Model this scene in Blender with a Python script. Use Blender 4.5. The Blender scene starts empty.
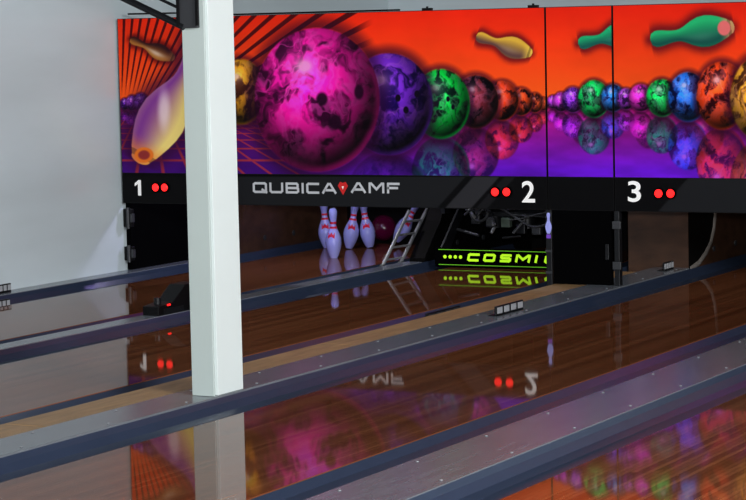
import bpy, bmesh, math, random
import numpy as np
from mathutils import Vector, Matrix
random.seed(4)
S = bpy.context.scene
C = S.collection
S.view_settings.view_transform = 'Standard'
# ------------------------------------------------------------------ camera
CP = np.array([9.4909, -14.0526, 1.6524]); YAW, PITCH, ROLL, F = .4891, .0895, .0215, 2368.8
_r0 = np.array([math.cos(YAW), math.sin(YAW), 0.0])
FW = np.array([-math.sin(YAW)*math.cos(PITCH), math.cos(YAW)*math.cos(PITCH), -math.sin(PITCH)])
_u0 = np.cross(_r0, FW)
RT = _r0*math.cos(ROLL) - _u0*math.sin(ROLL)
UP = _u0*math.cos(ROLL) + _r0*math.sin(ROLL)
def at(px, py, X=None, Y=None, Z=None):
    d = FW*F + RT*(px-373) - UP*(py-250)
    if X is not None: t = (X-CP[0])/d[0]
    elif Y is not None: t = (Y-CP[1])/d[1]
    else: t = (Z-CP[2])/d[2]
    return Vector(CP + d*t)
def prj(X, Y, Z):
    dx, dy, dz = X-CP[0], Y-CP[1], Z-CP[2]
    w = FW[0]*dx+FW[1]*dy+FW[2]*dz
    return 373+F*(RT[0]*dx+RT[1]*dy+RT[2]*dz)/w, 250-F*(UP[0]*dx+UP[1]*dy+UP[2]*dz)/w
cam = bpy.data.objects.new('camera', bpy.data.cameras.new('camera')); C.objects.link(cam)
cam.matrix_world = Matrix(((RT[0],UP[0],-FW[0],CP[0]),(RT[1],UP[1],-FW[1],CP[1]),(RT[2],UP[2],-FW[2],CP[2]),(0,0,0,1)))
cam.data.sensor_width = 36; cam.data.sensor_fit = 'HORIZONTAL'; cam.data.lens = F/746*36
cam.data.clip_end = 200
S.camera = cam
# ------------------------------------------------------------------ materials
def lin(c):
    return tuple(((v/255)/12.92 if v/255 <= .04045 else ((v/255+.055)/1.055)**2.4) for v in c)
def simple(name, rgb, rough=.5, metal=0.0, var=.15, scale=6, emis=None, es=0, bump=0, stretch=(1,1,1), coat=0, spec=.5):
    m = bpy.data.materials.new(name); m.use_nodes = True
    nt = m.node_tree; N = nt.nodes; L = nt.links; b = N['Principled BSDF']
    tc = N.new('ShaderNodeTexCoord'); mp = N.new('ShaderNodeMapping'); mp.inputs['Scale'].default_value = stretch
    no = N.new('ShaderNodeTexNoise'); no.inputs['Scale'].default_value = scale; no.inputs['Detail'].default_value = 5
    mx = N.new('ShaderNodeMix'); mx.data_type = 'RGBA'
    c = lin(rgb)
    mx.inputs[6].default_value = (*[v*(1-var) for v in c], 1); mx.inputs[7].default_value = (*[min(1, v*(1+var)) for v in c], 1)
    L.new(tc.outputs['Object'], mp.inputs[0]); L.new(mp.outputs[0], no.inputs['Vector']); L.new(no.outputs[0], mx.inputs[0])
    L.new(mx.outputs[2], b.inputs['Base Color'])
    b.inputs['Roughness'].default_value = rough; b.inputs['Metallic'].default_value = metal
    b.inputs['Coat Weight'].default_value = coat; b.inputs['Specular IOR Level'].default_value = spec
    if emis: b.inputs['Emission Color'].default_value = (*lin(emis), 1); b.inputs['Emission Strength'].default_value = es
    if bump:
        bp = N.new('ShaderNodeBump'); bp.inputs['Strength'].default_value = bump; bp.inputs['Distance'].default_value = .01
        L.new(no.outputs[0], bp.inputs['Height']); L.new(bp.outputs[0], b.inputs['Normal'])
    return m
def lane_material():
    m = bpy.data.materials.new('lacquered_lane_boards'); m.use_nodes = True
    nt = m.node_tree; N = nt.nodes; L = nt.links; b = N['Principled BSDF']
    geo = N.new('ShaderNodeNewGeometry'); sp = N.new('ShaderNodeSeparateXYZ'); L.new(geo.outputs['Position'], sp.inputs[0])
    def M(op, a, bb=None):
        n = N.new('ShaderNodeMath'); n.operation = op
        for i, v in enumerate((a, bb)):
            if v is None: continue
            if isinstance(v, (int, float)): n.inputs[i].default_value = v
            else: L.new(v, n.inputs[i])
        return n.outputs[0]
    bx = M('FLOOR', M('DIVIDE', sp.outputs[0], .0269))
    wn = N.new('ShaderNodeTexWhiteNoise'); wn.noise_dimensions = '1D'; L.new(bx, wn.inputs['W'])
    yo = M('FLOOR', M('ADD', M('DIVIDE', sp.outputs[1], 5.0), M('MULTIPLY', wn.outputs[0], 7.0)))
    wn2 = N.new('ShaderNodeTexWhiteNoise'); wn2.noise_dimensions = '2D'
    cb = N.new('ShaderNodeCombineXYZ'); L.new(bx, cb.inputs[0]); L.new(yo, cb.inputs[1]); L.new(cb.outputs[0], wn2.inputs['Vector'])
    mp = N.new('ShaderNodeMapping'); mp.inputs['Scale'].default_value = (110, 1.2, 1); L.new(geo.outputs['Position'], mp.inputs[0])
    no = N.new('ShaderNodeTexNoise'); no.inputs['Scale'].default_value = 1; no.inputs['Detail'].default_value = 4; L.new(mp.outputs[0], no.inputs['Vector'])
    t = M('ADD', M('MULTIPLY', wn2.outputs[0], .7), M('MULTIPLY', no.outputs[0], .2))
    cr = N.new('ShaderNodeValToRGB'); L.new(t, cr.inputs[0])
    cr.color_ramp.elements[0].position = .05; cr.color_ramp.elements[0].color = (*lin((90, 50, 30)), 1)
    cr.color_ramp.elements[1].position = .95; cr.color_ramp.elements[1].color = (*lin((126, 76, 48)), 1)
    fr = M('FRACT', M('DIVIDE', sp.outputs[0], .0269))
    ln = M('GREATER_THAN', fr, .12); dk = M('ADD', M('MULTIPLY', ln, .55), .45)
    mx = N.new('ShaderNodeMix'); mx.data_type = 'RGBA'; mx.blend_type = 'MULTIPLY'; mx.inputs[0].default_value = 1
    L.new(cr.outputs[0], mx.inputs[6]); L.new(dk, mx.inputs[7]); L.new(mx.outputs[2], b.inputs['Base Color'])
    b.inputs['Roughness'].default_value = .034; b.inputs['Specular IOR Level'].default_value = .06
    return m
def print_material():
    m = bpy.data.materials.new('printed_vinyl'); m.use_nodes = True
    N = m.node_tree.nodes; b = N['Principled BSDF']
    a = N.new('ShaderNodeAttribute'); a.attribute_name = 'print'; m.node_tree.links.new(a.outputs['Color'], b.inputs['Base Color'])
    b.inputs['Roughness'].default_value = .45; b.inputs['Specular IOR Level'].default_value = .08
    return m
M_lane = lane_material(); M_print = print_material()
M_wall = simple('painted_wall', (198, 211, 217), .3, 0, .24, .9, bump=.35, stretch=(1, .5, 2.2))
M_ceil = simple('ceiling_paint', (110, 112, 115), .8)
M_floor = simple('dark_concrete', (45, 43, 42), .7, bump=.2)
M_slate = simple('slate_gutter_plastic', (40, 50, 70), .28, 0, .15, 9)
M_cap = simple('grey_metal_cap', (118, 124, 132), .24, .25, .35, 5, stretch=(6, .7, 1), spec=.4)
M_rivet = simple('rivet_steel', (190, 192, 196), .35, .2)
M_ledge = simple('stained_wood_ledge', (158, 124, 84), .5, 0, .5, 3, stretch=(9, 1.4, 1), bump=.2)
M_black = simple('black_paint', (7, 7, 9), .5, spec=.2)
M_matte = simple('matt_black', (2, 2, 3), .9, spec=.03)
M_char = simple('charcoal_metal', (24, 26, 30), .4, .4)
M_col = simple('pale_green_column_shaded', (186, 200, 198), .45, 0, .05, 3)  # shade of the front face put into the column paint
M_col2 = simple('column_paint_lit', (216, 226, 226), .4, 0, .04, 3)  # same paint lightened: light on the side face put into the colour
M_steel = simple('dark_steel', (58, 60, 64), .45, .3)
M_bracket = simple('silver_paint', (176, 180, 186), .35, .2)
M_chrome = simple('worn_chrome', (150, 152, 156), .35, .5, .35, 12)
M_kick = simple('kickback_brown_laminate', (66, 44, 31), .4, 0, .85, 5, stretch=(1, 2, 3))
M_kick2 = simple('kickback_dark_laminate', (9, 8, 8), .7, 0, .4, 7, spec=.08)
M_trim = simple('grey_edge_trim', (120, 116, 112), .5)
M_pin = simple('pin_plastic', (234, 234, 244), .22, 0, .04, 8, coat=.5)
M_pinv = simple('pin_uv_violet', (166, 172, 250), .22, 0, .04, 8, coat=.5)  # violet of the UV light put into the pin colour; also the decal's colour
M_red = simple('pin_red', (225, 26, 66), .3)
M_led = simple('red_light', (220, 20, 20), .4, emis=(255, 30, 30), es=2.0)
M_white = simple('white_vinyl', (245, 245, 245), .5, emis=(255, 255, 255), es=.15)
M_grey = simple('silver_lettering', (200, 202, 208), .4)
M_emb = simple('red_emblem', (215, 26, 26), .4)
M_lime = simple('lime_fluorescent', (180, 240, 40), .5, emis=(190, 255, 30), es=.65)
M_limed = simple('lime_line_paint', (110, 200, 40), .5, emis=(120, 230, 30), es=.3)
M_ball = simple('dark_magenta_ball', (84, 8, 50), .12, 0, .6, 9, coat=1)
M_orange = simple('rusty_orange', (150, 74, 30), .5)
M_greend = simple('dull_green', (76, 90, 80), .5)
M_purp = simple('purple_decal', (120, 70, 200), .4)
M_cushion = simple('pit_cushion_vinyl', (7, 6, 8), .7, spec=.1)
# ------------------------------------------------------------------ mesh building
class MB:
    def __init__(s): s.bm = bmesh.new(); s.mi = 0
    def _mark(s, n0):
        s.bm.faces.ensure_lookup_table()
        for f in s.bm.faces[n0:]: f.material_index = s.mi
    def box(s, x0, x1, y0, y1, z0, z1, bev=0):
        n0 = len(s.bm.faces)
        r = bmesh.ops.create_cube(s.bm, size=1, matrix=Matrix.Translation(((x0+x1)/2, (y0+y1)/2, (z0+z1)/2)) @ Matrix.Diagonal((x1-x0, y1-y0, z1-z0, 1)))
        if bev:
            es = list({e for v in r['verts'] for e in v.link_edges})
            bmesh.ops.bevel(s.bm, geom=es, offset=bev, segments=2, affect='EDGES', profile=.5)
        s._mark(n0); return s
    def tube(s, a, b, r, seg=14, r2=None, caps=True):
        a, b = Vector(a), Vector(b); d = b-a; n0 = len(s.bm.faces)
        q = Vector((0, 0, 1)).rotation_difference(d.normalized()).to_matrix().to_4x4()
        bmesh.ops.create_cone(s.bm, cap_ends=caps, segments=seg, radius1=r, radius2=r if r2 is None else r2, depth=d.length, matrix=Matrix.Translation((a+b)/2) @ q)
        s._mark(n0); return s
    def path(s, pts, r, seg=10):
        for a, b in zip(pts[:-1], pts[1:]): s.tube(a, b, r, seg)
        return s
    def prism(s, poly, axis, a0, a1):
        n0 = len(s.bm.faces)
        def P(p, a):
            return {'X': (a, p[0], p[1]), 'Y': (p[0], a, p[1]), 'Z': (p[0], p[1], a)}[axis]
        A = [s.bm.verts.new(P(p, a0)) for p in poly]; B = [s.bm.verts.new(P(p, a1)) for p in poly]
        n = len(poly)
        for i in range(n): s.bm.faces.new((A[i], A[(i+1) % n], B[(i+1) % n], B[i]))
        s.bm.faces.new(A[::-1]); s.bm.faces.new(B)
        s._mark(n0); return s
    def lathe(s, prof, seg=28, M=None):
        n0 = len(s.bm.faces); M = M or Matrix()
        rings = []
        for r, z in prof:
            rings.append([s.bm.verts.new(M @ Vector((r*math.cos(2*math.pi*k/seg), r*math.sin(2*math.pi*k/seg), z))) for k in range(seg)] if r > 1e-6 else [s.bm.verts.new(M @ Vector((0, 0, z)))])
        for A, B in zip(rings[:-1], rings[1:]):
            for k in range(seg):
                a, b = A[k % len(A)], A[(k+1) % len(A)]; c, d = B[(k+1) % len(B)], B[k % len(B)]
                vs = []
                for v in (a, b, c, d):
                    if v not in vs: vs.append(v)
                if len(vs) > 2: s.bm.faces.new(vs)
        s._mark(n0); return s
    def torus(s, c, R, r, axis='X', seg=30, sg=10):
        n0 = len(s.bm.faces)
        c = Vector(c); rings = []
        for i in range(seg):
            a = 2*math.pi*i/seg; ring = []
            for j in range(sg):
                b = 2*math.pi*j/sg; rr = R + r*math.cos(b); h = r*math.sin(b)
                v = {'X': (h, rr*math.cos(a), rr*math.sin(a)), 'Z': (rr*math.cos(a), rr*math.sin(a), h), 'Y': (rr*math.cos(a), h, rr*math.sin(a))}[axis]
                ring.append(s.bm.verts.new(c+Vector(v)))
            rings.append(ring)
        for i in range(seg):
            for j in range(sg):
                s.bm.faces.new((rings[i][j], rings[(i+1) % seg][j], rings[(i+1) % seg][(j+1) % sg], rings[i][(j+1) % sg]))
        s._mark(n0); return s
    def build(s, name, mats, parent=None, smooth=False, bev=0):
        if not isinstance(mats, (list, tuple)): mats = [mats]
        org = origin(parent)
        bmesh.ops.recalc_face_normals(s.bm, faces=s.bm.faces[:])
        if org.length: bmesh.ops.translate(s.bm, verts=s.bm.verts[:], vec=-org)
        me = bpy.data.meshes.new(name); s.bm.to_mesh(me); s.bm.free()
        for m in mats: me.materials.append(m)
        if smooth:
            for p in me.polygons: p.use_smooth = True
            me.set_sharp_from_angle(angle=math.radians(40))
        o = bpy.data.objects.new(name, me); C.objects.link(o)
        if parent is not None: o.parent = parent
        if bev:
            md = o.modifiers.new('bevel', 'BEVEL'); md.width = bev; md.segments = 2; md.limit_method = 'ANGLE'
        return o
def origin(p):
    v = Vector((0, 0, 0))
    while p is not None: v = v + p.location; p = p.parent
    return v
def tag(o, label, cat, group=None):
    o['label'] = label; o['category'] = cat
    if group: o['group'] = group
    return o
def struct(o): o['kind'] = 'structure'; return o
def thing(name, loc, label, cat, group=None):
    o = bpy.data.objects.new(name, None); C.objects.link(o); o.location = loc; o.empty_display_size = .1
    return tag(o, label, cat, group)
def text_mesh(body, thick, shear):
    cu = bpy.data.curves.new('lettering', 'FONT'); cu.body = body; cu.offset = thick; cu.shear = shear; cu.extrude = .02; cu.resolution_u = 6
    to = bpy.data.objects.new('tmp_text', cu); C.objects.link(to)
    dg = bpy.context.evaluated_depsgraph_get()
    me = bpy.data.meshes.new_from_object(to.evaluated_get(dg))
    bpy.data.objects.remove(to)
    return me
def text(name, body, mat, parent, x0, x1, z0, z1, y, thick=0.0, shear=0.0, depth=.002):
    me = text_mesh(body, thick, shear); me.name = name
    vs = np.array([v.co[:] for v in me.vertices]); a, b = vs.min(0), vs.max(0)
    o0 = origin(parent)
    for v in me.vertices:
        q = v.co
        v.co = (x0+(q.x-a[0])/(b[0]-a[0])*(x1-x0)-o0.x, y-(q.z-a[2])/(b[2]-a[2])*depth-o0.y, z0+(q.y-a[1])/(b[1]-a[1])*(z1-z0)-o0.z)
    me.materials.clear(); me.materials.append(mat)
    o = bpy.data.objects.new(name, me); C.objects.link(o); o.parent = parent
    return o
# squared stroke letters: polylines in a unit box
GL = {'Q': (1.35, [[(.12, 0), (.88, 0), (1, .12), (1, .88), (.88, 1), (.12, 1), (0, .88), (0, .12), (.12, 0)], [(.70, .28), (1.04, -.04)]]),
      'U': (1.3, [[(0, 1), (0, .14), (.12, 0), (.88, 0), (1, .14), (1, 1)]]),
      'B': (1.25, [[(0, 0), (0, 1), (.86, 1), (.96, .88), (.96, .62), (.86, .5), (0, .5)], [(.86, .5), (1, .38), (1, .12), (.88, 0), (0, 0)]]),
      'I': (.01, [[(0, 0), (0, 1)]]),
      'C': (1.2, [[(1, 0), (.12, 0), (0, .12), (0, .88), (.12, 1), (1, 1)]]),
      'O': (1.2, [[(.12, 0), (.88, 0), (1, .12), (1, .88), (.88, 1), (.12, 1), (0, .88), (0, .12), (.12, 0)]]),
      'S': (1.2, [[(0, 0), (.88, 0), (1, .12), (1, .38), (.88, .5), (.12, .5), (0, .62), (0, .88), (.12, 1), (1, 1)]]),
      'A': (1.35, [[(0, 0), (.42, 1), (.58, 1), (1, 0)], [(.2, .3), (.8, .3)]]),
      'M': (1.4, [[(0, 0), (0, 1), (.12, 1), (.5, .35), (.88, 1), (1, 1), (1, 0)]]),
      'F': (1.1, [[(0, 0), (0, 1), (1, 1)], [(0, .52), (.85, .52)]])}
def stroke_letter(c, mat, parent, x, W, z0, z1, y, st, shear=0, name='logo_letter'):
    w, lines = GL[c]; m = MB(); hz = z1-z0-st
    for ln in lines:
        P = [Vector((x+st/2+u*W+shear*v*hz, 0, z0+st/2+v*hz)) for u, v in ln]
        for i, (a, b) in enumerate(zip(P[:-1], P[1:])):
            d = (b-a).normalized(); n = Vector((-d.z, 0, d.x))*st/2; e = d*st*.38
            q = [a-e+n, b+e+n, b+e-n, a-e-n]
            m.prism([(v.x, v.z) for v in q], 'Y', y-.001-.00005*i, y-.0025-.0001*i)
    m.build(name, mat, parent)
def squared(word, mat, parent, x0, x1, z0, z1, y):
    H = z1-z0; st = .21*H; gap = .28*H
    tot = sum(GL[c][0]*H+st for c in word)+gap*(len(word)-1)
    k = (x1-x0)/tot; x = x0
    for c in word:
        W = GL[c][0]*H*k
        stroke_letter(c, mat, parent, x, W, z0, z1, y, st)
        x += W+st+gap*k
# ------------------------------------------------------------------ room
XW = -.02
struct(MB().box(XW-.15, 16.15, -19, 4.5, -.35, -.2).build('floor', M_floor))
struct(MB().box(XW-.15, XW, -19, 4.35, -.2, 3.4).build('wall_left', M_wall))
struct(MB().box(XW, 16, 4.2, 4.35, -.2, 3.4).build('wall_back', M_wall))
struct(MB().box(16, 16.15, -19, 4.35, -.2, 3.4).build('wall_right', M_wall))
struct(MB().box(XW, 16, -19, -18.85, -.2, 3.4).build('wall_front', M_wall))
struct(MB().box(XW-.15, 16.15, -19, 4.35, 3.4, 3.5).build('ceiling', M_ceil))
# ------------------------------------------------------------------ lanes, gutters, dividers
Y0, YE = -16.5, 2.72
E = .0004
lanes = [(.366, 'glossy dark wood lane under number 1 where white pins stand'),
         (2.035, 'glossy dark wood lane ending at the lime lettered sweep board, under number 2'),
         (4.056, 'glossy dark wood lane under number 3, in front of the white column'),
         (5.955, 'glossy dark wood lane cut by the bottom right corner of the photo')]
for x, lab in lanes:
    tag(MB().box(x+E, x+1.05-E, Y0, YE, -.2, 0).build('bowling_lane', M_lane), lab, 'bowling lane', 'bowling lanes')
def gutter(x0, x1, high_left, lab, yend=YE):
    w = x1-x0
    p = [(0, .026), (.012, .0), (.035, -.032), (.075, -.046), (w-.075, -.046), (w-.035, -.034), (w-.01, -.012), (w, -.004)]
    if not high_left: p = [(w-a, b) for a, b in p][::-1]
    poly = [(x0+E, -.2)] + [(min(max(x0+a, x0+E), x1-E), b) for a, b in p] + [(x1-E, -.2)]
    tag(MB().prism(poly, 'Y', Y0, yend).build('lane_gutter', M_slate), lab, 'gutter', 'slate lane gutters')
gutter(.13, .366, True, 'slate gutter beside the left wall, left of lane 1')
gutter(1.416, 1.6575, False, 'slate gutter on the right side of lane 1')
gutter(1.80, 2.035, True, 'slate gutter on the left side of lane 2')
gutter(3.085, 3.332, False, 'slate gutter between lane 2 and the wooden ledge')
gutter(3.82, 4.056, True, 'slate gutter in front of the column, left side of lane 3')
gutter(5.106, 5.375, False, 'slate gutter on the right side of lane 3')
gutter(5.71, 5.955, True, 'slate gutter left of the bottom right lane')
gutter(7.005, 7.24, False, 'slate gutter right of the bottom right lane')
def divider(x0, x1, lab, yend, z=.03, rivets=True, wood=None):
    t = thing('lane_divider', (x0, 0, -.2), lab, 'lane divider', 'raised lane dividers')
    xm = x0
    if wood:
        ys = [Y0, -12.2, -8.9, -5.9, -3.1, -.6, yend-.3]
        for a, b in zip(ys[:-1], ys[1:]):
            MB().box(x0+E, wood-.004, a+.004, b-.004, -.2, z-.004).build('wood_board', M_ledge, t, bev=.003)
        xm = wood
    b = MB().box(xm+E, x1-E, Y0, yend, -.2, z)
    if rivets:
        b.mi = 1
        y = Y0+.2; k = 0
        while y < yend-.1:
            xx = xm+.04 if k % 2 else x1-.04
            b.tube((xx, y, z), (xx, y, z+.003), .007, 10)
            y += .31; k += 1
    b.build('metal_cap', [M_cap, M_rivet], t, bev=.004)
    return t
divider(XW, .13, 'narrow grey metal capping along the foot of the left wall', 1.1, rivets=False)
divider(1.6575, 1.80, 'narrow grey metal capping between lanes 1 and 2', 1.15, rivets=False)
divider(3.332, 3.82, 'wide divider of stained wood and grey metal carrying the white column', 1.2, .035, wood=3.57)
divider(5.375, 5.71, 'wide riveted grey metal capping between lane 3 and the bottom right lane', 1.2, .03)
divider(7.24, 7.7, 'grey metal capping at the far right of the lanes', 1.2)
# ------------------------------------------------------------------ printed artwork
def vnoise(x, y, seed):
    xi = np.floor(x).astype(np.int64); yi = np.floor(y).astype(np.int64); fx = x-xi; fy = y-yi
    fx = fx*fx*(3-2*fx); fy = fy*fy*(3-2*fy)
    def h(a, b):
        n = (a*374761393 + b*668265263 + seed*974634777) & 0xffffffff
        n = ((n ^ (n >> 13))*1274126177) & 0xffffffff
        return ((n ^ (n >> 16)) & 0xffff)/65535.0
    return (h(xi, yi)*(1-fx)+h(xi+1, yi)*fx)*(1-fy)+(h(xi, yi+1)*(1-fx)+h(xi+1, yi+1)*fx)*fy
def fbm(x, y, seed, o=4):
    v = 0; a = .5; t = 0
    for k in range(o):
        v = v+a*vnoise(x*2**k+seed*3.1, y*2**k+seed*1.7, seed+k); t += a; a *= .55
    return v/t
def ss(a, b, x):
    t = np.clip((x-a)/(b-a), 0, 1); return t*t*(3-2*t)
def mixc(img, m, col):
    col = np.asarray(col, float)
    return img*(1-m[..., None]) + (col if col.ndim > 1 else col[None])*m[..., None]
BALLS = [(125,104,5,6,(120,50,190),(30,5,70),1),(132,103,6,8,(140,60,200),(30,5,70),2),(141,102,8,9,(130,70,210),(30,5,70),3),
 (543,104,6,7,(220,80,20),(50,10,10),31),(535,103,8,10,(245,80,20),(40,8,8),4),(521,102,12,14,(235,70,25),(30,6,8),5),(502,101,17,20,(240,60,26),(30,4,8),6),(476,102,23,27,(110,30,44),(8,2,10),7),
 (441,104,29,35,(0,230,70),(0,24,18),8),(389,104,44,51,(116,38,206),(20,2,70),9),
 (553,102,6,7,(150,40,190),(30,8,50),10),(561,102,8,10,(170,40,190),(30,8,50),11),(573,100,11,13,(150,50,230),(36,8,80),12),(594,99,16,19,(0,220,90),(0,30,20),13),(613,98,12,14,(30,110,200),(8,20,70),14),
 (626,99,9,11,(150,50,200),(30,8,50),15),(641,98,12,14,(205,30,180),(50,4,50),16),(662,98,16,19,(0,220,80),(0,28,20),17),(688,97,20,25,(30,110,230),(2,8,50),18),
 (722,96,26,34,(250,66,20),(40,2,8),19),(764,98,34,44,(235,160,40),(60,26,8),20),(812,100,45,54,(120,70,210),(24,8,60),21),(885,104,62,72,(235,30,150),(40,2,34),22),(990,98,54,62,(20,190,110),(4,30,24),23),(1085,104,62,72,(240,110,40),(50,14,8),24)]
MORE = [(466,128,16,18,(220,30,120),(60,4,60),40),(510,128,12,14,(200,30,120),(60,4,60),41),(585,130,14,16,(190,30,150),(50,4,60),42),(650,132,15,17,(210,30,140),(50,4,60),43),(706,136,18,20,(220,30,130),(50,4,60),44)]
def ball(img, x, y, B, fl=0, soft=0):
    cx, cy, rx, ry, col, dark, sd = B
    if fl: ccy = cy+2*ry*.96
    else: ccy = cy
    u = (x-cx)/rx; v = (y-ccy)/ry; d = np.sqrt(u*u+v*v)
    sel = d < 1.4
    if not sel.any(): return img
    u, v, d = u[sel], v[sel], d[sel]; ys = y[sel]; sub = img[sel]
    if fl: v = -v
    big = 3.2 if rx > 50 else (2.9 if rx > 25 else 2.0)
    wx = fbm(u*2+7, v*2+1, sd+90)*1.1; wy = fbm(u*2+2, v*2+8, sd+91)*1.1
    m = fbm((u*(1+.25*d*d)+wx)*big+3, (v*(1+.25*d*d)+wy)*big+5, sd, 4)
    m2 = ss(.26, .68, m) if rx > 50 else ss(.34, .62, m)
    r = 1-np.abs(fbm((u+wy)*big*.8+13, (v+wx)*big*.8+2, sd+40, 5)-.5)*2
    vein = ss(.80, .99, r)
    c = np.array(dark)[None]*(1-m2[:, None]) + np.array(col)[None]*m2[:, None]
    light = np.array(col)*.6+np.array((255, 160, 230))*.4
    c = c + (light-c)*vein[:, None]*.42
    dl = np.clip(1-np.hypot(u+.22, v+.30)/1.24, 0, 1)
    lit = .08+1.68*dl
    c = np.clip(c*lit[:, None], 0, 262)
    hl = np.exp(-(((u+.20)/.12)**2+((v+.47)/.09)**2))*1.0 + .34*np.exp(-(((u+.2)/.34)**2+((v+.45)/.26)**2))
    hl = np.clip(hl, 0, 1)
    hc = np.array(col)*.3+np.array((255, 220, 245))*.7
    c = c*(1-hl[:, None]*.9)+hc[None]*hl[:, None]*.9
    rim = ss(.86, .98, d)*.4*np.clip(v*.7+u*.5+.1, 0, 1)
    c = c + np.array(col)[None]*rim[:, None]
    aa = 1.2/rx
    a = 1-ss(1-aa, 1+aa, d)
    if fl:
        a = a*.6*ss(cy+ry*.9, cy+ry*1.05, ys)
        c = c*np.array((1.1, .7, 1.2))[None]
    elif soft: a = a*.5
    else:
        sh = (1-ss(1.0, 1.26, d))*.65*(1-a)
        sub = sub*(1-sh[:, None]) + np.array((40, 2, 34))[None]*sh[:, None]
    img[sel] = sub*(1-a[:, None]) + c*a[:, None]
    return img
PZ = [0, .05, .15, .225, .30, .3917, .483, .575, .625, .667, .725, .783, .842, .9, .933, .98, 1]
PR = [.0677, .0943, .130, .150, .159, .152, .1235, .0824, .0655, .0599, .0623, .0698, .0802, .0849, .0817, .06, 0]
def mpin(img, x, y, hx, hy, bx, by, col, dark, base, glow=(40, 10, 60), wk=1.0, hs=.55):
    Lx, Ly = hx-bx, hy-by; L = math.hypot(Lx, Ly); ax, ay = Lx/L, Ly/L
    t = ((x-bx)*ax+(y-by)*ay)/L; s = (-(x-bx)*ay+(y-by)*ax)/L
    w = np.interp(t, PZ, PR)*wk
    w = np.where((t < 0), .0677*wk*np.sqrt(np.clip(1-(t/.04)**2, 0, 1)), w)*((t > -.04) & (t < 1))
    e = 1.0/L
    gl = np.exp(-np.clip(np.maximum(np.abs(s)-w, 0)/.08, 0, 9)**2)*((t > -.15) & (t < 1.12))*.7
    img = mixc(img, gl*ss(-.15, 0, t)*(1-ss(1.0, 1.12, t)), glow)
    a = ss(0, 1.6*e, w-np.abs(s)+.4*e)*(w > 0)
    k = s/np.maximum(w, 1e-4)
    sh = np.clip(.5-.75*k, 0, 1)*(1-.3*np.abs(k)**3)
    c = np.array(dark)[None]*(1-sh[..., None]) + np.array(col)[None]*sh[..., None]
    bs = 1-ss(.0, .16, t)
    c = c*(1-bs[..., None]*.8)+np.array(base)[None]*bs[..., None]*.8
    hl = np.exp(-((k+.3)/.28)**2)*np.exp(-((t-.38)/.2)**2)*hs
    c = c*(1-hl[..., None])+np.array((255, 245, 240))[None]*hl[..., None]
    ring = ((np.abs(t-.02) < .02))*.5
    c = c*(1-ring[..., None]*.6)
    return img*(1-a[..., None]) + c*a[..., None]
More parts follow.
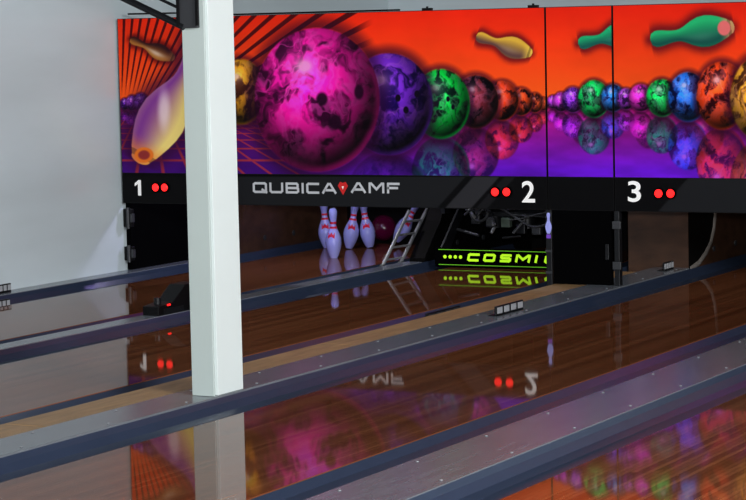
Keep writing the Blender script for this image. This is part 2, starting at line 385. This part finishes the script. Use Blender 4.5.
def mural(x, y):
    img = np.zeros(x.shape+(3,))
    t = np.clip((y-5)/90, 0, 1)[..., None]
    img[:] = np.array((238, 32, 12))*(1-t)+np.array((255, 88, 24))*t
    n = fbm(x/60, y/40, 77)[..., None]; img = img*(.92+.16*n)
    ang = np.degrees(np.arctan2(150-y, x-120)); rad = np.hypot(x-120, y-150)
    st = np.abs(((ang/3.6) % 1)-.5)
    m = (1-ss(.13, .20, st))*ss(50, 80, rad)*(1-ss(350, 375, x))*((ang > 14) & (ang < 130))
    img = mixc(img, m*.9, (60, 6, 14))
    f = ss(96, 106, y); tt = np.clip((y-100)/70, 0, 1)[..., None]
    fl = np.array((190, 20, 100))*(1-tt)+np.array((96, 20, 196))*tt
    fl = fl*(.72+.55*fbm(x/50+9, y/18, 50)[..., None])
    img = img*(1-f[..., None])+fl*f[..., None]
    g = ss(100, 112, y)*(1-ss(290, 330, x))
    gx = np.abs((((x-150)/np.maximum(y-88, 4)*3.2) % 1)-.5); gy = np.abs(((420/np.maximum(y-84, 4)) % 1)-.5)
    gl = np.maximum(1-ss(.03, .10, gx), 1-ss(.03, .12, gy))
    img = mixc(img, g*.6, (40, 6, 60)); img = mixc(img, g*gl*.65, (214, 66, 40))
    img = mpin(img, x, y, 130, 39, 173, 58, (190, 120, 50), (50, 20, 24), (150, 100, 40), (70, 6, 16), 1.15)
    for B in MORE: img = ball(img, x, y, B, 0, 1)
    for B in BALLS: img = ball(img, x, y, B, 1)
    for B in BALLS: img = ball(img, x, y, B)
    img = ball(img, x, y, (241, 92, 25, 33, (240, 160, 30), (50, 20, 10), 60))
    img = ball(img, x, y, (317, 100, 63, 72, (255, 20, 164), (52, 0, 40), 63))
    for hx, hy, a, b in ((322, 99, 6, 7), (335, 122, 7, 8), (359, 92, 5, 8)):
        d = np.hypot((x-hx)/a, (y-hy)/b); img = mixc(img, (1-ss(.65, 1.2, d))*.9, (26, 0, 24))
    for hx, hy, a, b in ((398, 98, 3, 4), (406, 110, 3, 4), (417, 94, 3, 4), (448, 99, 2, 3), (453, 107, 2, 3), (884, 100, 6, 7), (898, 122, 7, 8)):
        d = np.hypot((x-hx)/a, (y-hy)/b); img = mixc(img, 1-ss(.7, 1.1, d), (12, 4, 24))
    img = mpin(img, x, y, 207, 34, 141, 158, (120, 44, 150), (252, 224, 130), (245, 140, 60), (50, 6, 50), 1.12, 0)
    d = np.hypot((x-164)/9, (y-110)/30); img = mixc(img, (1-ss(.2, 1.0, d))*.7, (250, 228, 232))
    d = np.hypot((x-144)/10, (y-155)/8); img = mixc(img, (1-ss(.85, 1.05, d)), (240, 120, 40)); img = mixc(img, (1-ss(.45, .7, d)), (150, 50, 50))
    img = mpin(img, x, y, 476, 36, 530, 53, (80, 50, 60), (225, 176, 60), (245, 200, 80), (70, 4, 24), 1.25, .15)
    if x.min() < 612 < x.max()+6 and x.max() < 640:
        img = mpin(img, x, y, 578, 44, 640, 30, (20, 80, 76), (30, 170, 110), (240, 130, 90), (70, 6, 26), 1.3, .1)
    if x.max() > 650:
        img = mpin(img, x, y, 650, 40, 731, 27, (16, 70, 66), (36, 180, 110), (240, 150, 100), (70, 6, 26), 1.25, .1)
        d = np.hypot((x-724)/7, (y-28)/8); img = mixc(img, (1-ss(.8, 1.05, d)), (230, 110, 110))
    return np.clip(img, 0, 255)
def band(x, y):
    img = np.zeros(x.shape+(3,)); img[:] = (8, 8, 10)
    v = (y-175)
    e = x+v*.9
    img = mixc(img, ss(236, 239, x)*(1-ss(466, 468, e)), (28, 29, 32))
    img = mixc(img, ss(474, 476, e)*(1-ss(500, 502, e)), (44, 44, 48))
    img = mixc(img, ss(505, 507, e)*(1-ss(516, 518, e)), (24, 24, 27))
    img = mixc(img, ss(690, 692, e)*(1-ss(900, 902, e)), (28, 29, 32))
    img = mixc(img, (1-ss(1, 2.5, v)), (4, 4, 6))
    return img
ZT, ZB, ZL = 1.8225, .7314, .5138
def printed(name, parent, x0, x1, z0, z1, y, nx, nz, fn):
    xs = np.linspace(x0, x1, nx+1); zs = np.linspace(z0, z1, nz+1)
    XX, ZZ = np.meshgrid(xs, zs)
    px, py = prj(XX, np.full_like(XX, y), ZZ)
    img = fn(px, py)/255.0
    l = np.where(img <= .04045, img/12.92, ((img+.055)/1.055)**2.4)
    o0 = origin(parent)
    co = np.stack([XX-o0.x, np.full_like(XX, y-o0.y), ZZ-o0.z], -1).reshape(-1, 3).astype(np.float32)
    idx = np.arange((nx+1)*(nz+1)).reshape(nz+1, nx+1)
    q = np.stack([idx[:-1, :-1], idx[:-1, 1:], idx[1:, 1:], idx[1:, :-1]], -1).reshape(-1).astype(np.int32)
    me = bpy.data.meshes.new(name); me.vertices.add(len(co)); me.vertices.foreach_set('co', co.ravel())
    nf = nx*nz
    me.loops.add(nf*4); me.loops.foreach_set('vertex_index', q)
    me.polygons.add(nf); me.polygons.foreach_set('loop_start', np.arange(0, nf*4, 4, dtype=np.int32))
    me.update(calc_edges=True)
    ca = me.color_attributes.new('print', 'FLOAT_COLOR', 'POINT')
    ca.data.foreach_set('color', np.concatenate([l.reshape(-1, 3), np.ones((len(co), 1))], 1).astype(np.float32).ravel())
    me.materials.append(M_print)
    o = bpy.data.objects.new(name, me); C.objects.link(o); o.parent = parent
    return o
def led(parent, px, py):
    c = at(px, py, Y=-.012)
    h = MB().tube((c.x, -.003, c.z), (c.x, -.014, c.z), .036, 24); o = h.build('indicator_light', M_matte, parent, smooth=True)
    MB().tube((c.x, -.014, c.z), (c.x, -.02, c.z), .027, 24, .022).build('lens', M_led, o, smooth=True)
def boxat(px0, px1, py0, py1, Y=-.003):
    a = at(px0, (py0+py1)/2, Y=Y); b = at(px1, (py0+py1)/2, Y=Y); m0 = at((px0+px1)/2, py0, Y=Y); m1 = at((px0+px1)/2, py1, Y=Y)
    return a.x, b.x, m1.z, m0.z
def mask(x0, x1, lab, nx):
    t = thing('masking_panel', (x0, 0, ZL), lab, 'wall panel', 'printed masking panels above the lanes')
    MB().box(x0, x1, 0, .05, ZL, ZT).build('panel_body', M_black, t)
    printed('mural', t, x0+.004, x1-.004, ZB, ZT-.004, -.002, nx, 330, mural)
    printed('number_band', t, x0+.004, x1-.004, ZL+.004, ZB-.004, -.002, nx//3, 60, band)
    return t
m1 = mask(0, 3.3, 'wide masking panel printed with a big magenta ball, numbered 1 and 2', 940)
bx = boxat(135, 142.5, 180, 195.5)
w_, h_ = bx[1]-bx[0], bx[3]-bx[2]
one = [(.42, 0), (.42, .74), (.0, .60), (.0, .78), (.5, 1), (.82, 1), (.82, 0)]
MB().prism([(bx[0]+u*w_, bx[2]+v*h_) for u, v in one], 'Y', -.004, -.006).build('lane_number', M_white, m1)
text('lane_number', '2', M_white, m1, *boxat(522, 535, 181, 202.5), -.004, .015)
squared('QUBICA', M_grey, m1, *boxat(253, 336, 182.5, 193.5), -.003)
squared('AMF', M_grey, m1, *boxat(351, 400, 182.5, 193.5), -.003)
a = boxat(338, 348, 181.5, 195); ax, az = (a[0]+a[1])/2, (a[2]+a[3])/2; hw, hh = (a[1]-a[0])/2, (a[3]-a[2])/2
e = MB()
e.prism([(ax, az-hh), (ax+hw, az+hh*.35), (ax+hw*.55, az+hh*.95), (ax, az+hh*.80), (ax-hw*.55, az+hh*.95), (ax-hw, az+hh*.35)], 'Y', -.003, -.005)
e.mi = 1
e.prism([(ax-hw*.22, az+hh*.30), (ax+hw*.22, az+hh*.30), (ax, az-hh*.20)], 'Y', -.0052, -.006)
e.build('emblem', [M_emb, M_white], m1)
for px, py in ((155.5, 187.5), (164.5, 187.5), (495, 192), (506.5, 192)): led(m1, px, py)
m2 = mask(3.306, 3.764, 'narrow filler masking panel with small printed balls, between the two wide panels', 240)
m3 = mask(3.77, 7.1, 'wide masking panel numbered 3, printed with a green pin on orange', 940)
text('lane_number', '3', M_white, m3, *boxat(628, 641, 181, 202), -.004, .015)
for px, py in ((658.5, 193.5), (670.5, 193.5)): led(m3, px, py)
# clips and cable
for px in (427, 533):
    a = at(px, 10, Y=.02)
    c = MB().box(a.x-.035, a.x+.035, .01, .04, ZT, ZT+.016, .003); c.box(a.x-.006, a.x+.006, .018, .03, ZT+.016, ZT+.026)
    tag(c.build('panel_clip', M_black), 'small black clip on the panel top above the %s' % ('purple ball' if px < 500 else 'yellow pin'), 'clip', 'clips on top of the masking panel')
pts = []
for px, py in ((128, 14), (175, 13), (236, 17), (270, 17), (310, 15), (345, 13), (385, 13), (400, 15)):
    a = at(px, py, Y=.03); pts.append((a.x, .03, max(a.z, ZT+.008)))
tag(MB().path(pts, .006, 8).build('power_cable', M_black, smooth=True), 'thin black cable lying along the top of the wide masking panel', 'cable')
# ------------------------------------------------------------------ behind the masking panels
tag(MB().box(XW, 7.1, .06, 3.3, 1.6, 1.64).build('light_block_cover', M_matte), 'unseen black cover added to keep light off the machine area behind the printed panels', 'cover')  # unseen cover, added to block ambient light from the machine area
tag(MB().box(XW, 7.1, 3.12, 3.2, -.2, 1.6).build('pit_cushion', M_cushion), 'dark cushion wall closing the pits behind the pins', 'pit cushion')
t = thing('side_panel', (0, .06, .031), 'black side panel with small hinges under the left end of the wide printed panel', 'side panel', 'black side panels')
MB().box(XW+.002, XW+.04, .06, 3.1, .031, 1.6).build('panel', M_matte, t)
for z0, z1 in ((.34, .47), (.10, .20)):
    h = MB().box(XW+.004, .05, .02, .06, z0, z1, .004).build('hinge', M_black, t)
    MB().tube((.03, .012, z0-.01), (.03, .012, z1+.01), .012).build('knuckle', M_steel, h, smooth=True)
    MB().box(.045, .062, .015, .05, (z0+z1)/2-.03, (z0+z1)/2+.03, .002).build('latch', M_steel, h)
tag(MB().box(7.26, 7.3, .06, 3.1, .0345, 1.6).build('side_panel', M_matte), 'unseen black end panel added to keep light out at the right end of the panel numbered 3', 'side panel', 'black side panels')  # unseen end panel, added to stop ambient light entering from the right
def kick(x0, x1, lab, brown=False, trim=False, y0=1.2):
    zb = -.2
    t = thing('kickback', (x0, y0, zb), lab, 'kickback', 'kickback partitions beside the pin decks')
    if trim: front = [(y0, zb), (y0, 1.6)]
    else: front = [(y0, zb), (y0, .05), (y0+.06, .11), (y0+.17, .21), (y0+.27, .30), (y0+.33, .40), (y0+.34, .52), (y0+.34, 1.6)]
    MB().prism(front+[(3.1, 1.6), (3.1, zb)], 'X', x0, x1).build('panel', M_kick if brown else M_kick2, t)
    if trim:
        ctl = [(683, 275), (690, 270), (698, 263), (705, 253), (710, 242), (713, 228), (714.5, 210), (715, 195)]
        P = [at(px, py, X=x1) for px, py in ctl]
        for p in P: p.y = max(p.y, y0+.02); p.z = max(p.z, .02)
        tr = MB()
        for a, b in zip(P[:-1], P[1:]): tr.tube((x1-.004, a.y, a.z), (x1-.004, b.y, b.z), .022, 12)
        tr.build('edge_trim', M_trim, t, smooth=True)
        poly = [(p.y, p.z) for p in P]
        poly = [(y0+.005, .01), (poly[0][0]+.02, .01)]+poly+[(y0+.005, poly[-1][1])]
        MB().prism(poly, 'X', x1, x1+.005).build('side_plate', M_kick2, t)
    for yy in (1.75, 2.2): MB().tube((x1, yy, .12), (x1+.008, yy, .12), .02, 14).build('bolt', M_steel, t)
    return t
kick(.05, .128, 'brown kickback partition left of the white pins', True, False, 1.15)
kick(1.67, 1.79, 'dark kickback partition between the white pins and the pinsetting machine', y0=1.21)
kick(3.36, 3.80, 'brown kickback partition with grey curved edge under the panel numbered 3', True, True, 1.24)
t = thing('access_panel', (3.34, 0, .035), 'black access panel beneath the narrow filler panel', 'access panel')
MB().box(3.335, 3.74, .0, .04, .0355, ZL-.001, .004).build('panel', M_matte, t)
MB().box(3.70, 3.725, -.008, 0, .2, .3, .003).build('handle', M_char, t)
t = thing('steel_post', (3.78, 0, .035), 'dark steel post with hinges at the left edge of the panel numbered 3', 'post')
MB().box(3.765, 3.80, -.01, .04, .0355, ZL-.001, .003).build('post', M_char, t)
for z in (.14, .40): MB().box(3.755, 3.812, -.02, -.01, z, z+.05, .003).build('hinge', M_steel, t)
t = thing('steel_post', (3.305, .03, -.046), 'slim post with purple pin decal beside the lime lettered board', 'post')
MB().box(3.285, 3.325, .0, .04, .0, ZL-.001, .003).build('post', M_char, t)
kk = .36
poly = [(3.305+r*kk*.381, .36+z*.381*kk) for z, r in zip(PZ, PR)]+[(3.305-r*kk*.381, .36+z*.381*kk) for z, r in list(zip(PZ, PR))[::-1][1:]]
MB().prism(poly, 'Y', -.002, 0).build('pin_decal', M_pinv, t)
MB().box(3.29, 3.32, -.003, 0, .33, .355).build('purple_decal', M_purp, t)
for z in (.1, .24): MB().box(3.282, 3.328, -.006, 0, z, z+.015).build('band', M_steel, t)
# ------------------------------------------------------------------ pins
def make_pin(label):
    t = thing('bowling_pin', (0, 0, 0), label, 'bowling pin', 'white bowling pins')
    MB().lathe([(0, 0)]+[(r*.381*1.0, z*.381) for z, r in zip(PZ, PR)], 32).build('body', M_pin, t, smooth=True)
    for z0, z1 in ((.59, .63), (.68, .72)):
        r0, r1 = [float(np.interp(z, PZ, PR))*.381+.001 for z in (z0, z1)]
        MB().lathe([(r0, z0*.381), (r1, z1*.381)], 32).build('neck_stripe', M_red, t, smooth=True)
    cr = MB()
    W, H = .056, .046
    crown = [(-1, -1), (1, -1), (1, .8), (.5, -.1), (0, 1), (-.5, -.1), (-1, .8)]
    z0 = .46*.381
    vs = []
    for a, b in crown:
        z = z0+b*H/2; R = float(np.interp(z/.381, PZ, PR))*.381+.0016; an = -math.pi/2+.45+a*W/2/R
        vs.append(cr.bm.verts.new((R*math.cos(an), R*math.sin(an), z)))
    c0 = cr.bm.verts.new(((float(np.interp(.45, PZ, PR))*.381+.004)*math.cos(-math.pi/2+.45), (float(np.interp(.45, PZ, PR))*.381+.004)*math.sin(-math.pi/2+.45), z0-.004))
    for i in range(7): cr.bm.faces.new((c0, vs[i], vs[(i+1) % 7]))
    cr.build('crown_mark', M_red, t)
    return t
def copy_tree(o, parent=None):
    c = o.copy(); C.objects.link(c); c.parent = parent
    for ch in list(o.children): copy_tree(ch, c)
    return c
pins = [((334, 258), 0, 'bowling pin tinted for violet UV light, nearest the front of the pin deck', 0),
        ((327, 248), -3, 'bowling pin tinted for violet UV light, half hidden behind the front pin', .002),
        ((349, 249), 9, 'white bowling pin tilted slightly right, second from the front pin', .006),
        ((370, 248), -8, 'white bowling pin right of the tilted one, by the magenta ball', .006),
        ((396, 246), 30, 'white bowling pin leaning steeply behind the chrome ladder arm', .04)]
p0 = make_pin(pins[0][2])
for i, ((px, py), tilt, lab, dz) in enumerate(pins):
    o = p0 if i == 0 else copy_tree(p0)
    a = at(px, py, Z=.0)
    gz = -.03 if a.x > 1.416 else 0
    o.location = (a.x, a.y, gz+dz); o['label'] = lab
    o.rotation_euler = (math.radians(-tilt*.3), math.radians(tilt), 0 if tilt else -.3)
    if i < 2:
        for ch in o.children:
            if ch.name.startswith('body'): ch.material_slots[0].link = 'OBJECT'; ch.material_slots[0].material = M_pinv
a = at(384, 241, Z=0)
t = thing('bowling_ball', (a.x, a.y, 0), 'dark magenta bowling ball lying behind the pins', 'bowling ball')
gz = -.04 if a.x > 1.40 else 0
t.location.z = gz
bb = MB(); n = 24
bb.lathe([(.107*math.sin(math.pi*k/n), gz+.1072-.107*math.cos(math.pi*k/n)) for k in range(n+1)], 40, Matrix.Translation((a.x, a.y, 0)))
bb.build('shell', M_ball, t, smooth=True)
# ------------------------------------------------------------------ chrome ladder arm
XA = 1.60
q = [at(382, 267, X=XA), at(400, 264, X=XA), at(409, 211, X=XA), at(427, 209, X=XA)]
t = thing('sweep_arm', (XA, q[0].y, -.04), 'grey metal ladder shaped arm leaning back beside the white pins', 'machine arm')
for a, b in ((q[0], q[2]), (q[1], q[3])):
    MB().tube(a, b, .013).build('rail', M_chrome, t, smooth=True)
    MB().tube(a-Vector((.012, 0, 0)), a+Vector((.02, 0, 0)), .02, 16).build('pivot', M_steel, t, smooth=True)
for k in (.12, .34, .56, .8):
    MB().tube(q[0].lerp(q[2], k), q[1].lerp(q[3], k), .008).build('rung', M_chrome, t, smooth=True)
# ------------------------------------------------------------------ sweep with lime lettering
a = at(435, 267, Z=0); ys = a.y; xs0, xs1 = a.x, 3.07
t = thing('pin_sweep', (xs0, ys, 0), 'black sweep board with lime green lettering across lane 2', 'sweep board')
MB().box(xs0, xs1, ys, ys+.04, .006, .140, .004).build('board', M_matte, t)
def U(px): return at(px, 256, Y=ys).x
for ch, p0_, p1_ in (('C', 467, 480), ('O', 483, 496), ('S', 499.5, 512), ('M', 515, 531), ('I', 534.5, 540), ('C', 544, 557)):
    x0_ = U(p0_); st = .017; sh = .25
    W = (U(p1_)-x0_-st-sh*.04) if ch != 'I' else .0002
    stroke_letter(ch, M_lime, t, x0_, W, .048, .106, ys, st, sh, 'letter')
for z0, z1 in ((.126, .130), (.018, .022)):
    MB().box(xs0+.03, xs1-.01, ys-.003, ys, z0, z1).build('lime_line', M_limed, t)
for i in range(4):
    x = U(445+5.2*i); MB().tube((x, ys, .077), (x, ys-.003, .077), .0125, 18).build('lime_dot', M_lime, t)
for x in (xs0+.02, xs1-.04):
    MB().prism([(ys+.04, .02), (ys+.10, .02), (ys+.55, .50), (ys+.50, .54), (ys+.04, .13)], 'X', x, x+.015).build('arm', M_char, t)
# ------------------------------------------------------------------ pinsetter on lane 2
yb = ys+.35
t = thing('pinsetter', (2.1, yb, .25), 'dark pinsetting machine above the lime lettered board', 'pinsetter')
for x in (1.83, 3.12): MB().box(x, x+.03, yb-.05, yb+1.1, .36, 1.59).build('side_frame', M_char, t)
for y, z0, z1 in ((yb-.05, .47, .50), (yb+.9, .4, .46)): MB().box(1.86, 3.12, y, y+.05, z0, z1).build('crossbar', M_char, t)
MB().prism([(2.12, yb+.05), (3.02, yb+.05), (3.02, yb+.2), (2.72, yb+.85), (2.42, yb+.85), (2.12, yb+.2)], 'Z', .34, .37).build('deck', M_char, t)
for row in range(4):
    for k in range(row+1):
        x = 2.56+(k-row/2)*.26; y = yb+.75-row*.2
        MB().lathe([(.05, .25), (.062, .25), (.062, .34), (.05, .34), (.05, .25)], 20, Matrix.Translation((x, y, 0))).build('pin_cup', M_char, t, smooth=True)
w = MB().torus((2.13, yb-.03, .38), .07, .012, 'Y'); w.tube((2.13, yb-.06, .38), (2.13, yb+.02, .38), .024)
for k in range(3):
    an = k*math.pi*2/3+.4; w.tube((2.13, yb-.03, .38), (2.13+.07*math.cos(an), yb-.03, .38+.07*math.sin(an)), .008, 8)
w.build('pulley', M_steel, t, smooth=True)
MB().box(2.74, 2.88, yb-.12, yb-.02, .30, .38, .01).build('motor', M_greend, t)
MB().box(2.90, 3.02, yb-.10, yb-.02, .33, .40, .01).build('gearbox', M_steel, t)
MB().tube((2.70, yb-.07, .44), (3.05, yb-.07, .42), .018, 18).build('shaft', M_steel, t, smooth=True)
MB().box(2.02, 2.08, yb-.12, yb-.08, .42, .47, .008).build('warning_tab', M_orange, t)
hp = []
for k in range(25):
    u = k/24; hp.append((2.05+.85*u, yb-.11-.03*math.sin(u*9), .33+.08*math.sin(u*math.pi*2.3)+.03))
MB().path(hp, .009, 8).build('hose', M_steel, t, smooth=True)
rr = random.Random(8)
for k in range(20):
    x = 2.06+rr.random()*.9; z = .19+rr.random()*.24; x2 = x+rr.uniform(-.25, .25); z2 = z+rr.uniform(-.03, .10)
    MB().tube((x, yb-.06-rr.random()*.06, z), (x2, yb-.04, z2), rr.uniform(.006, .013), 10).build('linkage', (M_steel, M_char, M_steel, M_char, M_chrome)[k % 5], t, smooth=True)
for k in range(8):
    x = 2.06+k*.12; z = .20+rr.random()*.14
    MB().box(x, x+.07, yb-.03, yb+.02, z, z+.07, .006).build('clamp', (M_char, M_steel, M_greend)[k % 3], t)
# ------------------------------------------------------------------ small fittings on the dividers
def solveX(px, Y, z):
    lo, hi = -2, 9
    for _ in range(50):
        m = (lo+hi)/2
        if prj(m, Y, z)[0] < px: lo = m
        else: hi = m
    return lo
def solveY(px, X, z):
    lo, hi = -13, 10
    for _ in range(50):
        m = (lo+hi)/2
        if prj(X, m, z)[0] < px: lo = m
        else: hi = m
    return lo
def bracket(px, X, z, ln, lab, dark=False, h=.058):
    y0 = solveY(px, X, z)
    t = thing('slotted_bracket', (X, y0, z), lab, 'bracket', 'small slotted brackets on the dividers')
    MB().box(X-.012, X, y0-ln/2, y0+ln/2, z+.0005, z+h, .002).build('plate', M_char, t)
    MB().box(X-.05, X, y0-ln/2, y0+ln/2, z+.0003, z+.006).build('foot', M_char, t)
    for k in range(4):
        y = y0-ln/2+ln*(k+.5)/4
        MB().box(X, X+.004, y-ln*.085, y+ln*.085, z+.014, z+h-.008, .001).build('tab', M_steel if dark else M_bracket, t)
bracket(510, 3.74, .035, .38, 'silver slotted bracket on the wide divider near the middle of the photo')
bracket(669, 3.74, .035, .18, 'silver slotted bracket at the far end of the wide divider, under number 3')
bracket(444, 3.24, -.046, .45, 'dark slotted bracket in the gutter between lane 2 and the wooden ledge', True, .068)
bracket(3, .06, .03, .18, 'silver slotted bracket on the capping at the left edge of the photo')
bracket(2, .27, -.046, .18, 'bracket shape standing in for the reflection of the capping bracket, down in the gutter at the left edge of the photo', False, .07)  # modelled copy in place of the first bracket's reflection
# device box on divider between lanes 1 and 2
a = at(160, 303, X=1.80)
y0 = a.y; y1 = y0+.46
t = thing('scoring_sensor', (1.73, y0, .03), 'black wedge shaped sensor box with red light, left of the white column', 'sensor')
MB().prism([(y0+.0, .031), (y0+.0, .085), (y0+.16, .10), (y0+.30, .19), (y1, .19), (y1, .031)], 'X', 1.675, 1.79).build('housing', M_black, t, bev=.005)
MB().box(1.79, 1.794, y0+.05, y0+.27, .036, .066).build('side_plate', M_char, t)
MB().tube((1.73, y0+.08, .09), (1.73, y0+.08, .13), .022, 18).build('lens_barrel', M_char, t, smooth=True)
MB().box(1.7905, 1.797, y0+.09, y0+.12, .082, .092).build('red_light', M_led, t)
# ------------------------------------------------------------------ white column
c = at(220, 397, Z=.035); XC = min(c.x, 3.81); YC = c.y
XL = solveX(193, YC, .1); YR = solveY(243, XC, .1)
t = thing('steel_column', (XC, YC, .035), 'tall off-white steel column standing on the wooden divider', 'column')
MB().box(XL, XC-.016, YC+.004, YR-.004, .036, 3.39, .004).build('shaft', M_col, t)
MB().box(XL-.002, XC, YC-.006, YC+.006, .036, 3.39, .002).build('front_flange', M_col, t)
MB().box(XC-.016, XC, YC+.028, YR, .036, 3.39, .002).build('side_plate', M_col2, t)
g0 = at(195, 28, Y=YC)
MB().box(XL-.01, XC-.02, YC-.03, YC-.007, g0.z, g0.z+.6, .004).build('bracket', M_steel, t)
for s in (-1, 1):
    MB().box((XL+XC)/2-.01+s*.05-.006, (XL+XC)/2-.01+s*.05+.006, YC-.04, YC-.03, g0.z+.01, g0.z+.58).build('bracket_rib', M_black, t)
s0 = at(184, 27, Y=YC-.02); s1 = at(115, -6, Y=YC-.02); dr = (s1-s0); dr = dr*((3.38-s0.z)/dr.z)
MB().tube(s0, s0+dr, .016).build('brace', M_char, t, smooth=True)
s2 = s0+Vector((0, .02, .07)); dr2 = dr*((3.38-s2.z)/dr.z)
MB().tube(s2, s2+dr2, .007).build('brace', M_char, t, smooth=True)
# ------------------------------------------------------------------ lights
def area(loc, tgt, sx, sy, e, col):
    l = bpy.data.lights.new('area_light', 'AREA'); l.shape = 'RECTANGLE'; l.size = sx; l.size_y = sy; l.energy = e; l.color = col
    o = bpy.data.objects.new('area_light', l); C.objects.link(o); o.location = loc
    o.rotation_euler = (Vector(tgt)-Vector(loc)).to_track_quat('-Z', 'Y').to_euler(); return o
area((11.2, -8.2, 3.1), (1.2, 0, 1.0), 2.4, 1.2, 840, (1, .99, .98))
area((9.6, -14.2, 1.95), (2.5, 0, .9), .35, .25, 620, (1, 1, 1))
area((3.2, -2.6, 3.2), (-.2, -1.0, -.1), 1.2, .8, 36, (.90, .98, 1))
def point(loc, e, col, r=.04):
    l = bpy.data.lights.new('lamp', 'POINT'); l.energy = e; l.color = col; l.shadow_soft_size = r
    o = bpy.data.objects.new('lamp', l); C.objects.link(o); o.location = loc
point((.7, .7, 1.0), 12, (.45, .35, 1.0))
point((1.1, 1.0, 1.3), 26, (.95, .93, 1.0))
point((2.5, .7, 1.2), 8, (.8, .85, 1.0))
point((4.6, .8, 1.2), 8, (1, .85, .75))
w = bpy.data.worlds.new('world'); S.world = w; w.use_nodes = True
w.node_tree.nodes['Background'].inputs[0].default_value = (.6, .65, .7, 1); w.node_tree.nodes['Background'].inputs[1].default_value = .3
